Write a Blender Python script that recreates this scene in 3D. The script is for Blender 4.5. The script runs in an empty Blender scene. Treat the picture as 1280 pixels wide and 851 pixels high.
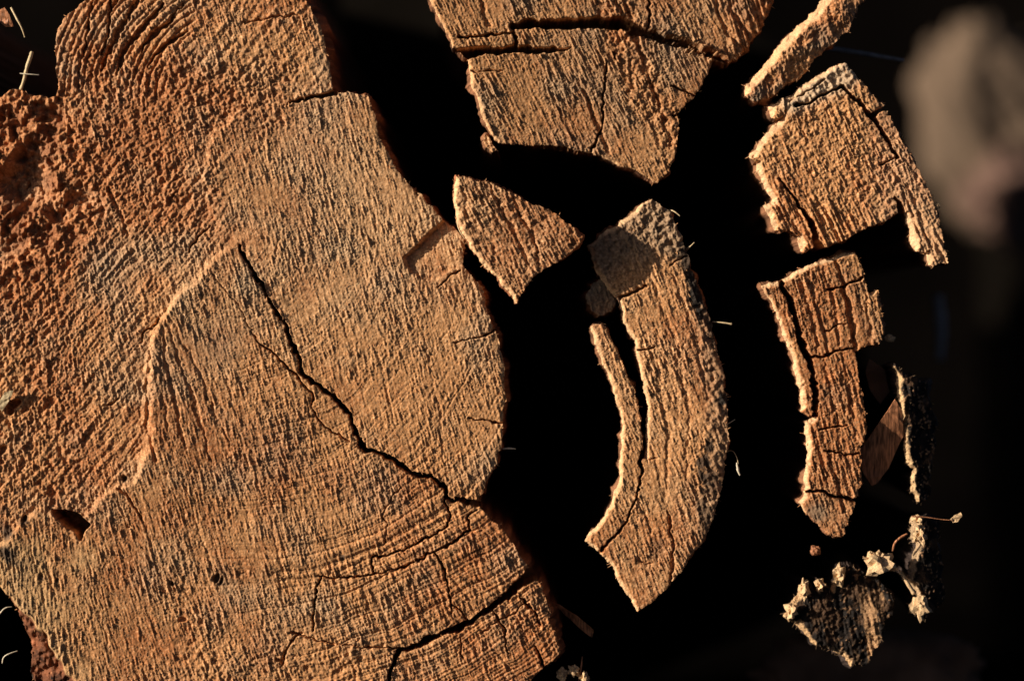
import bpy, math, random
import numpy as np
from mathutils import Vector

# ------------------------------------------------------------------ camera, sky, sun, exposure
S = 0.0005            # metres per unit: the cut face is laid out in half-millimetres
D = 4600.0            # camera height above the cut face, same units
CX, CY = 640.0, 425.5
scene = bpy.context.scene
col = scene.collection
cam_data = bpy.data.cameras.new('camera')
cam = bpy.data.objects.new('camera', cam_data)
col.objects.link(cam)
cam.location = (0, -D * S, 0)
cam.rotation_euler = (math.radians(90), 0, 0)
cam_data.sensor_width = 36.0
cam_data.lens = 36.0 * D / 1280.0
cam_data.clip_start = 0.01
cam_data.clip_end = 200.0
cam_data.dof.use_dof = True
cam_data.dof.focus_distance = D * S + 0.004
cam_data.dof.aperture_fstop = 2.0
scene.camera = cam

# the log lies along +Y; the sun stands low at the left, a little in front of the sawn face
GRAZE = math.radians(21.0)                     # angle between sunlight and the sawn face
to_sun = Vector((-0.97 * math.cos(GRAZE), -math.sin(GRAZE), 0.243 * math.cos(GRAZE))).normalized()
SUN_EL = math.asin(to_sun.z)
world = bpy.data.worlds.new('World')
scene.world = world
world.use_nodes = True
nt = world.node_tree
sky = nt.nodes.new('ShaderNodeTexSky')
sky.sky_type = 'NISHITA'
sky.sun_disc = False
sky.sun_elevation = SUN_EL
sky.sun_rotation = math.atan2(to_sun.x, to_sun.y)
sky.air_density = 0.18
sky.dust_density = 0.8
sky.ozone_density = 0.2
bg = nt.nodes['Background']
nt.links.new(sky.outputs['Color'], bg.inputs['Color'])
bg.inputs['Strength'].default_value = 0.05
sun_data = bpy.data.lights.new('sun', 'SUN')
sun_data.energy = 5.0
sun_data.angle = math.radians(0.5)
sun_data.color = (1.0, 0.87, 0.71)
sun = bpy.data.objects.new('sun', sun_data)
col.objects.link(sun)
sun.rotation_euler = (-to_sun).to_track_quat('-Z', 'Y').to_euler()
sun.location = to_sun * 3
vs = scene.view_settings
vs.view_transform = 'Standard'
vs.look = 'None'
vs.exposure = 0.27
vs.gamma = 1.0

# ------------------------------------------------------------------ noise canvases
random.seed(4)
NW, NH = 1536, 1152
OX, OY = -200, -140
_ky = np.fft.fftfreq(NH)[:, None].astype(np.float32) * 2 * np.pi
_kx = np.fft.rfftfreq(NW)[None, :].astype(np.float32) * 2 * np.pi
_seed = [10]
def gn(sl, st=None, t=None):
    """unit gaussian noise, correlation sl along the direction (t, 1), st across it"""
    _seed[0] += 1
    r = np.random.default_rng(_seed[0])
    f = np.fft.rfft2(r.standard_normal((NH, NW), dtype=np.float32))
    if st is None:
        e = (_kx**2 + _ky**2) * sl * sl
    else:
        n = math.hypot(t, 1.0)
        ux, uy = t / n, 1.0 / n
        e = (_kx*ux + _ky*uy)**2 * sl*sl + (-_kx*uy + _ky*ux)**2 * st*st
    a = np.fft.irfft2(f * np.exp(-0.5 * e), s=(NH, NW)).astype(np.float32)
    return (a - a.mean()) / a.std()
TS = [0.10, 0.28, 0.48]
FINE = [gn(3.4, 0.42, t) for t in TS]
MID = [gn(14, 0.9, t) for t in TS]
LONG = [gn(70, 1.3, t) for t in TS]
MIDC = [gn(40, 2.6, t) for t in TS]
FSL = gn(3, 0.75, -0.9)
MSL = gn(11, 1.5, -0.8)
I0 = gn(0.45); I1 = gn(0.42); I2 = gn(1.0); I3 = gn(1.9); I3b = gn(3.2); I6 = gn(6.0); I14 = gn(14.0); I40 = gn(40.0); I40b = gn(40.0); I90 = gn(90.0)
J2 = gn(1.7); J2b = gn(2.0); J5 = gn(5.0); J5b = gn(5.0); J15 = gn(15.0); J15b = gn(15.0)
RING1D = None
def ring_noise(n, s, seed):
    r = np.random.default_rng(seed).standard_normal(n)
    k = np.exp(-0.5 * (np.arange(-30, 31) / s)**2)
    v = np.convolve(r, k, 'same')
    return ((v - v.mean()) / v.std()).astype(np.float32)
R_F = ring_noise(4000, 1.2, 3)     # sampled at 2 per unit
R_M = ring_noise(4000, 7.0, 5)

def ring_lines(n, seed, lo, hi, w):
    rg = np.random.default_rng(seed); v = np.zeros(n); p = 5.0; i = np.arange(n) / 2.0
    while p < n / 2:
        v = np.maximum(v, rg.uniform(.4, 1) * np.exp(-((i - p) / w)**2)); p += rg.uniform(lo, hi)
    return v.astype(np.float32)
R_L = ring_lines(4000, 6, 6.0, 13.0, 1.1)
R_T = ring_lines(4000, 9, 6.0, 11.0, 1.5)
def ring_radius(X, Y, N, cx, cy, warp=1.0):
    r = np.hypot(X - cx, Y - cy) + warp * (1.5 * N(J15) + 3 * N(I40) + .5 * N(J5))
    return np.clip((r * 2).astype(int), 0, 3999)
def blend(cs, t):
    t = np.clip(t, TS[0], TS[-1])
    out = np.zeros_like(t)
    for i in range(len(TS) - 1):
        a = (t - TS[i]) / (TS[i+1] - TS[i])
        m = (a >= 0) & (a <= 1)
        w = np.sqrt(a*a + (1-a)**2 + 1e-6)
        v = (cs[i] * (1 - a) + cs[i+1] * a) / w
        out = np.where(m, v, out)
    return out
def sst(a, b, x):
    k = np.clip((x - a) / (b - a), 0, 1)
    return k*k*(3 - 2*k)
def seg_dist(X, Y, pts, widths=None):
    """distance to polyline; widths: half width per point, returns d - w"""
    best = np.full(X.shape, 1e9, np.float32)
    for i in range(len(pts) - 1):
        (ax, ay), (bx, by) = pts[i], pts[i+1]
        dx, dy = bx - ax, by - ay
        l2 = dx*dx + dy*dy + 1e-9
        h = np.clip(((X - ax)*dx + (Y - ay)*dy) / l2, 0, 1)
        d = np.hypot(X - ax - h*dx, Y - ay - h*dy)
        if widths is not None:
            d = d - (widths[i]*(1 - h) + widths[i+1]*h)
        best = np.minimum(best, d)
    return best
def poly_sdf(pts, X, Y):
    d2 = np.full(X.shape, 1e18, np.float32)
    ins = np.zeros(X.shape, bool)
    n = len(pts)
    for i in range(n):
        (ax, ay), (bx, by) = pts[i], pts[(i+1) % n]
        dx, dy = bx - ax, by - ay
        l2 = dx*dx + dy*dy + 1e-9
        h = np.clip(((X - ax)*dx + (Y - ay)*dy) / l2, 0, 1)
        d2 = np.minimum(d2, (X - ax - h*dx)**2 + (Y - ay - h*dy)**2)
        c = (ay > Y) != (by > Y)
        if abs(by - ay) > 1e-9:
            ins ^= c & (X < ax + (Y - ay) * dx / (by - ay))
    d = np.sqrt(d2)
    return np.where(ins, -d, d).astype(np.float32)

# ------------------------------------------------------------------ materials
def wood_material(name, rough=0.8, spec=0.25, bump=0.35, scale=2600.0, var=0.25):
    m = bpy.data.materials.new(name)
    m.use_nodes = True
    t = m.node_tree
    b = t.nodes['Principled BSDF']
    at = t.nodes.new('ShaderNodeAttribute'); at.attribute_name = 'wood_colour'
    tc = t.nodes.new('ShaderNodeTexCoord')
    no = t.nodes.new('ShaderNodeTexNoise')
    no.inputs['Scale'].default_value = scale * 0.5
    no.inputs['Detail'].default_value = 3
    mr = t.nodes.new('ShaderNodeMapRange')
    mr.inputs['From Min'].default_value = 0.3
    mr.inputs['From Max'].default_value = 0.7
    mr.inputs['To Min'].default_value = 1 - var
    mr.inputs['To Max'].default_value = 1 + var
    mx = t.nodes.new('ShaderNodeVectorMath'); mx.operation = 'SCALE'
    n2 = t.nodes.new('ShaderNodeTexNoise')
    n2.inputs['Scale'].default_value = scale
    n2.inputs['Detail'].default_value = 2
    bp = t.nodes.new('ShaderNodeBump')
    bp.inputs['Strength'].default_value = bump
    bp.inputs['Distance'].default_value = 0.0004
    t.links.new(tc.outputs['Object'], no.inputs['Vector'])
    t.links.new(tc.outputs['Object'], n2.inputs['Vector'])
    t.links.new(no.outputs['Fac'], mr.inputs['Value'])
    t.links.new(at.outputs['Color'], mx.inputs[0])
    t.links.new(mr.outputs['Result'], mx.inputs['Scale'])
    t.links.new(mx.outputs['Vector'], b.inputs['Base Color'])
    t.links.new(n2.outputs['Fac'], bp.inputs['Height'])
    t.links.new(bp.outputs['Normal'], b.inputs['Normal'])
    b.inputs['Roughness'].default_value = rough
    b.inputs['Specular IOR Level'].default_value = spec
    return m
M_WOOD = wood_material('cut_wood')
M_CHAR = wood_material('rotten_dark_wood', rough=0.7, spec=0.15, bump=0.6, var=0.5)
M_FIBRE = wood_material('wood_fibre', bump=0.1)
def plain_material(name, c, rough=0.7, scale=400.0, var=0.3, spec=0.3, stretch=None):
    m = bpy.data.materials.new(name)
    m.use_nodes = True
    t = m.node_tree
    b = t.nodes['Principled BSDF']
    tc = t.nodes.new('ShaderNodeTexCoord')
    no = t.nodes.new('ShaderNodeTexNoise')
    no.inputs['Scale'].default_value = scale
    no.inputs['Detail'].default_value = 4
    cr = t.nodes.new('ShaderNodeValToRGB')
    cr.color_ramp.elements[0].position = 0.3
    cr.color_ramp.elements[1].position = 0.7
    cr.color_ramp.elements[0].color = (*[v*(1-var) for v in c], 1)
    cr.color_ramp.elements[1].color = (*[min(1, v*(1+var)) for v in c], 1)
    if stretch:
        mp = t.nodes.new('ShaderNodeMapping'); mp.inputs['Rotation'].default_value = (0, 0, math.radians(32)); 
        mp.inputs['Scale'].default_value = stretch
        t.links.new(tc.outputs['Object'], mp.inputs['Vector']); t.links.new(mp.outputs['Vector'], no.inputs['Vector'])
    else:
        t.links.new(tc.outputs['Object'], no.inputs['Vector'])
    t.links.new(no.outputs['Fac'], cr.inputs['Fac'])
    t.links.new(cr.outputs['Color'], b.inputs['Base Color'])
    b.inputs['Roughness'].default_value = rough
    b.inputs['Specular IOR Level'].default_value = spec
    return m
M_SOIL = plain_material('shade_black_soil', (0.0035, 0.0028, 0.0024), 1.0, 12, 0.5, 0.0)  # near-black colour stands in for a backdrop lost in shade
M_STRAW = plain_material('dry_straw', (0.62, 0.48, 0.28), 0.6, 900, 0.25)
M_PALE = plain_material('bleached_fibre', (0.72, 0.64, 0.48), 0.6, 900, 0.2)
M_CHIP = plain_material('smooth_wood_chip', (0.40, 0.17, 0.08), 0.55, 900, 0.8, stretch=(0.95, .10, .4))
M_LEAF = plain_material('dark_leaf', (0.16, 0.09, 0.055), 0.8, 40, 0.5)
M_BLUE = plain_material('shaded_grey_twig', (0.26, 0.25, 0.25), 0.7, 200, 0.3)

# ------------------------------------------------------------------ mesh helpers
def make_mesh(name, co, quads=None, tris=None, colors=None, mat=None):
    me = bpy.data.meshes.new(name)
    nq = 0 if quads is None else len(quads)
    ntri = 0 if tris is None else len(tris)
    me.vertices.add(len(co))
    me.vertices.foreach_set('co', np.ascontiguousarray(co, np.float32).ravel())
    loops = []
    starts = []
    if nq: loops.append(np.asarray(quads, np.int32).ravel()); starts.append(np.arange(nq) * 4)
    if ntri: loops.append(np.asarray(tris, np.int32).ravel()); starts.append(nq*4 + np.arange(ntri) * 3)
    loops = np.concatenate(loops); starts = np.concatenate(starts)
    me.loops.add(len(loops)); me.loops.foreach_set('vertex_index', loops)
    me.polygons.add(nq + ntri); me.polygons.foreach_set('loop_start', starts.astype(np.int32))
    me.update(calc_edges=True)
    if colors is not None:
        a = me.attributes.new('wood_colour', 'FLOAT_COLOR', 'POINT')
        c4 = np.ones((len(co), 4), np.float32); c4[:, :3] = colors
        a.data.foreach_set('color', c4.ravel())
    if mat: me.materials.append(mat)
    me.validate()
    return me
def link(name, me, parent=None):
    o = bpy.data.objects.new(name, me)
    col.objects.link(o)
    if parent: o.parent = parent
    return o
def tag(o, label, cat, group=None):
    o['label'] = label; o['category'] = cat
    if group: o['group'] = group
    return o
def to_world(px, py, z, zp=0.0):
    k = 1.0 - zp / D
    return np.stack([(px - CX) * k * S, (CY - py) * k * S, z * S], -1)

LIGHT = np.array([0.62, 0.302, 0.122], np.float32)
RED = np.array([0.50, 0.190, 0.066], np.float32)
PALE = np.array([0.66, 0.43, 0.235], np.float32)
GREY = np.array([0.34, 0.26, 0.175], np.float32)
DARK = np.array([0.035, 0.026, 0.020], np.float32)
def mix(a, b, t):
    return a * (1 - t[..., None]) + b * t[..., None]
WALL_LEVELS = [1.5, 4, 8, 14, 24, 40, 65, 110, 200, 400, 750, 1200]

def fibres_mesh(name, P, Nn, n_edge, face_pts, colr, rng):
    """small tapered slivers of torn wood"""
    co, tri, cl = [], [], []
    def sliver(p, d, L, r):
        d = Vector(d).normalized()
        a = d.orthogonal().normalized(); b = d.cross(a)
        i = len(co)
        bend = Vector((rng.uniform(-.3, .3), rng.uniform(-.3, .3), rng.uniform(-.1, .3)))
        mid = Vector(p) + d * L * .5
        tip = Vector(p) + (d + bend).normalized() * L
        for base, rr in ((Vector(p), r), (mid, r * .8)):
            for k in range(3):
                an = k * 2.094
                co.append(base + a * math.cos(an) * rr + b * math.sin(an) * rr)
        co.append(tip)
        for k in range(3):
            k2 = (k + 1) % 3
            tri.extend([(i+k, i+k2, i+3+k2), (i+k, i+3+k2, i+3+k), (i+3+k, i+3+k2, i+6)])
        c = colr * rng.uniform(.75, 1.25)
        cl.extend([c] * 7)
    if len(P):
        for q in rng.integers(0, len(P), n_edge):
            d = (Nn[q][0] + rng.uniform(-.9, .9), -Nn[q][1] + rng.uniform(-.9, .9), rng.uniform(-.5, .7))
            sliver(P[q], d, S * rng.uniform(2, 7), S * rng.uniform(.35, .8))
    for (p, t) in face_pts:
        s = rng.choice([-1, 1])
        d = (t * s + rng.uniform(-.5, .5), -s + rng.uniform(-.4, .4), rng.uniform(.05, .6))
        sliver(p, d, S * rng.uniform(2.5, 6), S * rng.uniform(.4, .9))
    return make_mesh(name, np.array([tuple(v) for v in co], np.float32), None, tri, np.array(cl), M_FIBRE)

def piece(name, polys, z, shape, label, cat, jag=1.0, bottom=-1150.0, flare=0.04, under=0.0, rim=None, parts=None,
          mat=None, fib_edge=0.02, fib_face=0.002, group=None, wall_col=None, cuts=None, holes=None, outer=None):
    """a slab of cut wood: a dense relief for its sawn face, torn walls running down from its outline.
    shape(X, Y, sd, N) -> height, colour, streak tilt"""
    allp = [p for q in polys for p in q]
    x0 = max(OX + 1, int(min(p[0] for p in allp)) - 5); x1 = min(OX + NW - 2, int(max(p[0] for p in allp)) + 6)
    y0 = max(OY + 1, int(min(p[1] for p in allp)) - 5); y1 = min(OY + NH - 2, int(max(p[1] for p in allp)) + 6)
    sl = (slice(y0 - OY, y1 - OY), slice(x0 - OX, x1 - OX))
    N = lambda a: a[sl]
    Y, X = np.mgrid[y0:y1, x0:x1].astype(np.float32)
    sd = np.full(X.shape, 1e9, np.float32)
    for q in polys:
        sd = np.minimum(sd, poly_sdf(q, X, Y))
    for q in (holes or []):
        sd = np.maximum(sd, -poly_sdf(q, X, Y))
    for pts, w in (cuts or []):
        Xj = X + 1.1 * N(J5); Yj = Y + 1.1 * N(J5b)
        sd = np.maximum(sd, -seg_dist(Xj, Yj, pts, w))
    sd0 = sd.copy()
    sd = sd + jag * (0.45 * N(J2) + 0.9 * N(J5) + 0.25 * N(I1))
    gy, gx = np.gradient(sd0)
    gl = np.hypot(gx, gy) + 1e-6
    gx, gy = gx / gl, gy / gl
    h, c, t = shape(X, Y, sd, N)
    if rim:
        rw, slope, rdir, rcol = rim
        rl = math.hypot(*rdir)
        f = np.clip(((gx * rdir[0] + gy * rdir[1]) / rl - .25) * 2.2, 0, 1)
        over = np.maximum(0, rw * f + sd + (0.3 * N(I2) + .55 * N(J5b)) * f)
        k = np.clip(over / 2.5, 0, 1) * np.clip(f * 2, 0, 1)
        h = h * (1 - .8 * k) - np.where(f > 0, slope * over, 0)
        if rcol is not None:  # sun-facing rims get a paler colour, sunlight painted in
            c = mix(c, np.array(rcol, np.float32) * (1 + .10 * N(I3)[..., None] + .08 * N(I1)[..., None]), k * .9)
    # ragged lip
    h = h - np.maximum(0, 0.9 + sd + .8 * N(I1)) * 0.5
    z_all = z + h
    sq = 0.25 * (sd[:-1, :-1] + sd[1:, :-1] + sd[:-1, 1:] + sd[1:, 1:])
    keep = sq < 0
    hh, ww = X.shape
    idx = np.arange(hh * ww).reshape(hh, ww)
    # image y runs down, world y up: order for upward normals
    q = np.stack([idx[1:, :-1], idx[1:, 1:], idx[:-1, 1:], idx[:-1, :-1]], -1)[keep]
    lab = np.zeros(keep.shape, np.int32)
    if parts:
        Xc = X[:-1, :-1] + .5; Yc = Y[:-1, :-1] + .5
        wob = 1.5 * N(J5)[:-1, :-1]
        for i, (_, pp, _) in enumerate(parts):
            if pp is None: continue
            lab = np.where(poly_sdf(pp, Xc, Yc) + wob < 0, i, lab)
    lab = lab[keep]
    # boundary edges
    e = np.concatenate([q[:, [0, 1]], q[:, [1, 2]], q[:, [2, 3]], q[:, [3, 0]]])
    el = np.concatenate([lab] * 4)
    key = e[:, 0].astype(np.int64) * (hh * ww) + e[:, 1]
    rkey = e[:, 1].astype(np.int64) * (hh * ww) + e[:, 0]
    bm_ = ~np.isin(key, rkey)
    be, bl = e[bm_], el[bm_]
    bv = np.unique(be)
    Xf, Yf, Zf, sdf = X.ravel().copy(), Y.ravel().copy(), z_all.ravel().copy(), sd.ravel()
    gxf, gyf = gx.ravel(), gy.ravel()
    mv = np.clip(sdf[bv], -1, 1) * 0.9
    Xf[bv] -= gxf[bv] * mv; Yf[bv] -= gyf[bv] * mv
    cf = c.reshape(-1, 3)
    # wall rings
    nb = len(bv)
    look = np.full(hh * ww, -1, np.int64); look[bv] = np.arange(nb)
    wx, wy, wz, wc = [Xf[bv]], [Yf[bv]], [Zf[bv]], [cf[bv]]
    wcol = np.array(wall_col if wall_col is not None else (0.22, 0.10, 0.05), np.float32)  # walls darker than the face: gap shade partly put into colour
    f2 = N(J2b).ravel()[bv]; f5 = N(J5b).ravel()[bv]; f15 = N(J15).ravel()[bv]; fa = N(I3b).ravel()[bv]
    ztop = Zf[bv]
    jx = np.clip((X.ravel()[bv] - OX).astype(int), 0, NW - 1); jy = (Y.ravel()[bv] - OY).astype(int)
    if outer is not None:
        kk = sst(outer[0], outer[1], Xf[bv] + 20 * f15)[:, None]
        wcol = np.array([.045, .028, .020], np.float32) * (1 - kk) + wcol[None, :] * kk  # dark bark on the outer left walls, also painting the notch shade
    for li, d in enumerate(WALL_LEVELS):
        last = li == len(WALL_LEVELS) - 1
        dn = I6[(jy + li * 97) % NH, (jx + li * 53) % NW]
        r = min(1.0, d / 20.0)
        off = flare * min(d, 60) - under * max(0, min(d, 300) - 30) + jag * r * (0.6 * f2 + 1.0 * f5 + 1.5 * f15 + 0.9 * dn)
        off = np.maximum(off, -3 - under * min(d, 300))
        wx.append(Xf[bv] + gxf[bv] * off); wy.append(Yf[bv] + gyf[bv] * off)
        wz.append(np.maximum(ztop - d * (1 + .15 * fa * (li < 5)), bottom) if not last else np.full(nb, bottom, np.float32))
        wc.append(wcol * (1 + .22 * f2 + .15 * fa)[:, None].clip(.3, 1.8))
    root = None
    names = parts if parts else [(name, None, None)]
    if parts:
        root = bpy.data.objects.new(name, None); col.objects.link(root)
        cxm, cym = float(X.mean()), float(Y.mean())
        base = to_world(np.float32(cxm), np.float32(cym), np.float32(bottom), z)
        root.location = tuple(float(v) for v in base)
    made = []
    Wx, Wy, Wz, Wc = map(np.concatenate, (wx, wy, wz, wc))
    nl = len(WALL_LEVELS)
    for i, (pn, _, plabel) in enumerate(names):
        qs = q[lab == i]
        es = be[bl == i]
        if len(qs) == 0: continue
        vids = np.unique(qs)
        m1 = np.full(hh * ww, -1, np.int64); m1[vids] = np.arange(len(vids))
        a, b = look[es[:, 0]], look[es[:, 1]]
        wq = []
        for k in range(nl):
            wq.append(np.stack([a + (k+1)*nb, b + (k+1)*nb, b + k*nb, a + k*nb], -1))
        wq = np.concatenate(wq) if len(es) else np.zeros((0, 4), np.int64)
        wv = np.unique(wq)
        m2 = np.full((nl + 1) * nb, -1, np.int64); m2[wv] = np.arange(len(wv)) + len(vids)
        px = np.concatenate([Xf[vids], Wx[wv]]); py = np.concatenate([Yf[vids], Wy[wv]]); pz = np.concatenate([Zf[vids], Wz[wv]])
        co = to_world(px, py, pz, z)
        if root is not None: co = co - np.array(root.location)[None, :]
        cc = np.clip(np.concatenate([cf[vids], Wc[wv]]), 0.004, 0.9)
        quads = np.concatenate([m1[qs], m2[wq]]) if len(wq) else m1[qs]
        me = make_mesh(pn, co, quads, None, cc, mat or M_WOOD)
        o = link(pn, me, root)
        if plabel: o['label'] = plabel
        made.append(o)
    top = root or made[0]
    tag(top, label, cat, group)
    # torn fibres
    rng = np.random.default_rng(len(name) * 7 + int(x0) + 5000)
    ne = int(nb * fib_edge); nf = int(len(q) * fib_face)
    off = np.array(root.location) if root is not None else 0
    P = to_world(Xf[bv], Yf[bv], Zf[bv] - rng.uniform(0, 5, nb), z) - off
    fp = []
    if nf:
        ch = q[rng.integers(0, len(q), nf)][:, 0]
        pp = to_world(Xf[ch], Yf[ch], Zf[ch], z) - off
        tf = t.ravel()[ch]
        fp = list(zip(pp, tf))
    if ne or nf:
        fc = cf[q[:, 0]].mean(0) * 1.25
        fo = link('fibres', fibres_mesh('fibres', P, np.stack([gxf[bv], gyf[bv]], -1), ne, fp, fc, rng), top)
        fo['kind'] = 'stuff'
    return top

def wood_relief(X, Y, N, t, amp=1.0, gran=0.0, slant=None, low=1.0, midamp=1.0):
    fine, mid = blend([N(a) for a in FINE], t), blend([N(a) for a in MID], t)
    lon = blend([N(a) for a in LONG], t)
    fine = fine + .3 * (fine * fine - 1)
    am = (1 + .22 * N(I14) + .15 * N(J15)).clip(.5, 1.6)
    h = amp * am * (0.42 * fine + 0.29 * N(I1) - .35 * np.maximum(0, N(J2b) - 1.1) + midamp * (0.14 * mid + .13 * lon))
    h = h + gran * (0.8 * N(I3) + 0.7 * N(I2) + 0.5 * N(I6)) + low * (0.5 * N(I14) + 1.6 * N(I40))
    return h
def wood_colour(X, Y, N, t, redness=0.0, streak=0.5):
    k = np.clip(0.44 + redness + 0.34 * N(I40b) + 0.22 * N(J15b) + streak * 0.16 * blend([N(a) for a in MIDC], t) + 0.10 * N(I3b), 0, 1)
    c = mix(LIGHT, RED, k)
    p = np.clip(0.18 * N(I90) + 0.10 * N(I14) + 0.10 * N(I2), 0, 1)
    c = mix(c, PALE, p)
    tip = sst(.2, 1.8, N(I0))
    c = mix(c, np.array([.80, .51, .28], np.float32), tip * .5)
    return c * (1 - .38 * sst(.2, 1.6, -N(I0)) + .10 * N(I2) - .18 * np.maximum(0, N(J2) - .6))[..., None].clip(.4, 1.5)
def carve(h, X, Y, N, pts, w, depth, soft=0.7, wob=1.0):
    """a crack or groove, half widths w along pts"""
    if not isinstance(w, (list, tuple)): w = [w] * len(pts)
    xs = [p[0] for p in pts]; ys = [p[1] for p in pts]
    a0 = max(0, int(min(xs) - 12 - X[0, 0])); a1 = min(X.shape[1], int(max(xs) + 12 - X[0, 0]))
    b0 = max(0, int(min(ys) - 12 - Y[0, 0])); b1 = min(X.shape[0], int(max(ys) + 12 - Y[0, 0]))
    if a1 <= a0 or b1 <= b0: return
    s = (slice(b0, b1), slice(a0, a1))
    w = [v * (1.3 if max(w) > 1.25 else .95) + .08 for v in w]
    d = seg_dist(X[s] + wob * (0.9 * N(J5)[s] + .75 * N(J2)[s]), Y[s] + wob * (0.9 * N(J5b)[s] + .75 * N(J2b)[s]), pts, w)
    if max(w) > 1.6 and depth > 20: depth = depth * 1.9
    h[s] -= depth * (1 - sst(-soft, soft, d))
def rings(X, Y, N, cx=300.0, cy=300.0, warp=1.0):
    r = np.hypot(X - cx, Y - cy) + warp * (1.5 * N(J15) + 4 * N(I40) + .5 * N(J5))
    i = np.clip((r * 2).astype(int), 0, 3999)
    return R_F[i], R_M[i]

# ------------------------------------------------------------------ ground
def build_ground():
    """earth under the log, climbing to an added near-black bank that shuts out the sky behind (local frame: x right, y up, z towards the camera)"""
    n = 150
    x = np.linspace(-6, 6, n); zz = 3.0 - 12.0 * np.linspace(0, 1, n)**1.0
    gx, gz = np.meshgrid(x, zz)
    rng = np.random.default_rng(8)
    y = -0.297 + 0.010 * rng.standard_normal((n, n)) + 0.02 * np.sin(gx * 5 + 1) * np.cos(gz * 4)
    y = y + 3.2 * sst(-3.2, -6.5, gz + .2 * np.sin(gx * 2))
    idx = np.arange(n * n).reshape(n, n)
    q = np.stack([idx[1:, :-1], idx[1:, 1:], idx[:-1, 1:], idx[:-1, :-1]], -1).reshape(-1, 4)
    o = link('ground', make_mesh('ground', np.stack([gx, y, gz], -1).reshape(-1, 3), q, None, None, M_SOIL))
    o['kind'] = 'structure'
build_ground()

# ------------------------------------------------------------------ the stump
STUMP = [(106,0),(90,14),(70,36),(68,61),(70,82),(73,99),(70,121),(63,123),(41,118),(15,109),(0,121),(-18,112),(-26,70),(-40,20),
         (-90,-10),(-140,30),(-170,140),(-182,300),(-178,470),(-172,640),(-168,780),(-150,870),(-105,930),(-62,935),(-48,880),(-40,800),(-28,745),(-8,729),(0,733),(18,760),  # left lobes out of view, shaped to shade the two notches
         (27,780),(34,813),(37,851),(60,905),(140,950),(260,978),(400,985),(520,972),(600,940),(630,900),(648,868),(663,851),(682,834),(702,815),(690,779),(683,752),
         (678,733),(664,717),(651,693),(634,669),(611,646),(596,630),(599,622),(613,594),(622,573),(626,559),(629,529),(631,495),(629,454),
         (621,420),(609,389),(602,358),(589,345),(577,331),(582,309),(582,300),(555,275),(527,244),(507,227),(490,201),(473,170),(467,148),
         (462,122),(436,114),(421,117),(417,112),(412,82),(405,51),(395,20),(382,0),(360,-50),(300,-95),(220,-105),(150,-70)]
RIDGE = [(300,298),(262,330),(225,365),(205,395),(188,425),(183,470),(181,530),(186,565),(165,598),(130,611),(106,645),(51,640),(27,650),(0,680),(-60,705),(-200,720)]
HEART = RIDGE + [(-200,1010),(800,1010),(800,298)]
LOBE = [(-60,-140),(60,-140),(66,122),(120,132),(190,128),(270,135),(330,140),(362,128),(420,117),(460,60),(460,-140)]
WEDGE = [(672,722),(661,724),(640,740),(620,755),(599,769),(579,781),(552,793),(524,805),(503,812),(493,823),(488,844),(486,858),(480,1010),(760,1010),(760,722)]
BARK = [(-12,725),(0,731),(26,762),(40,772),(66,812),(90,848),(130,905),(160,1010),(-300,1010),(-300,725),(-60,715)]
LOW = [(556,274),(530,300),(503,321),(515,342),(540,352),(577,331),(600,320),(600,280)]

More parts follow.
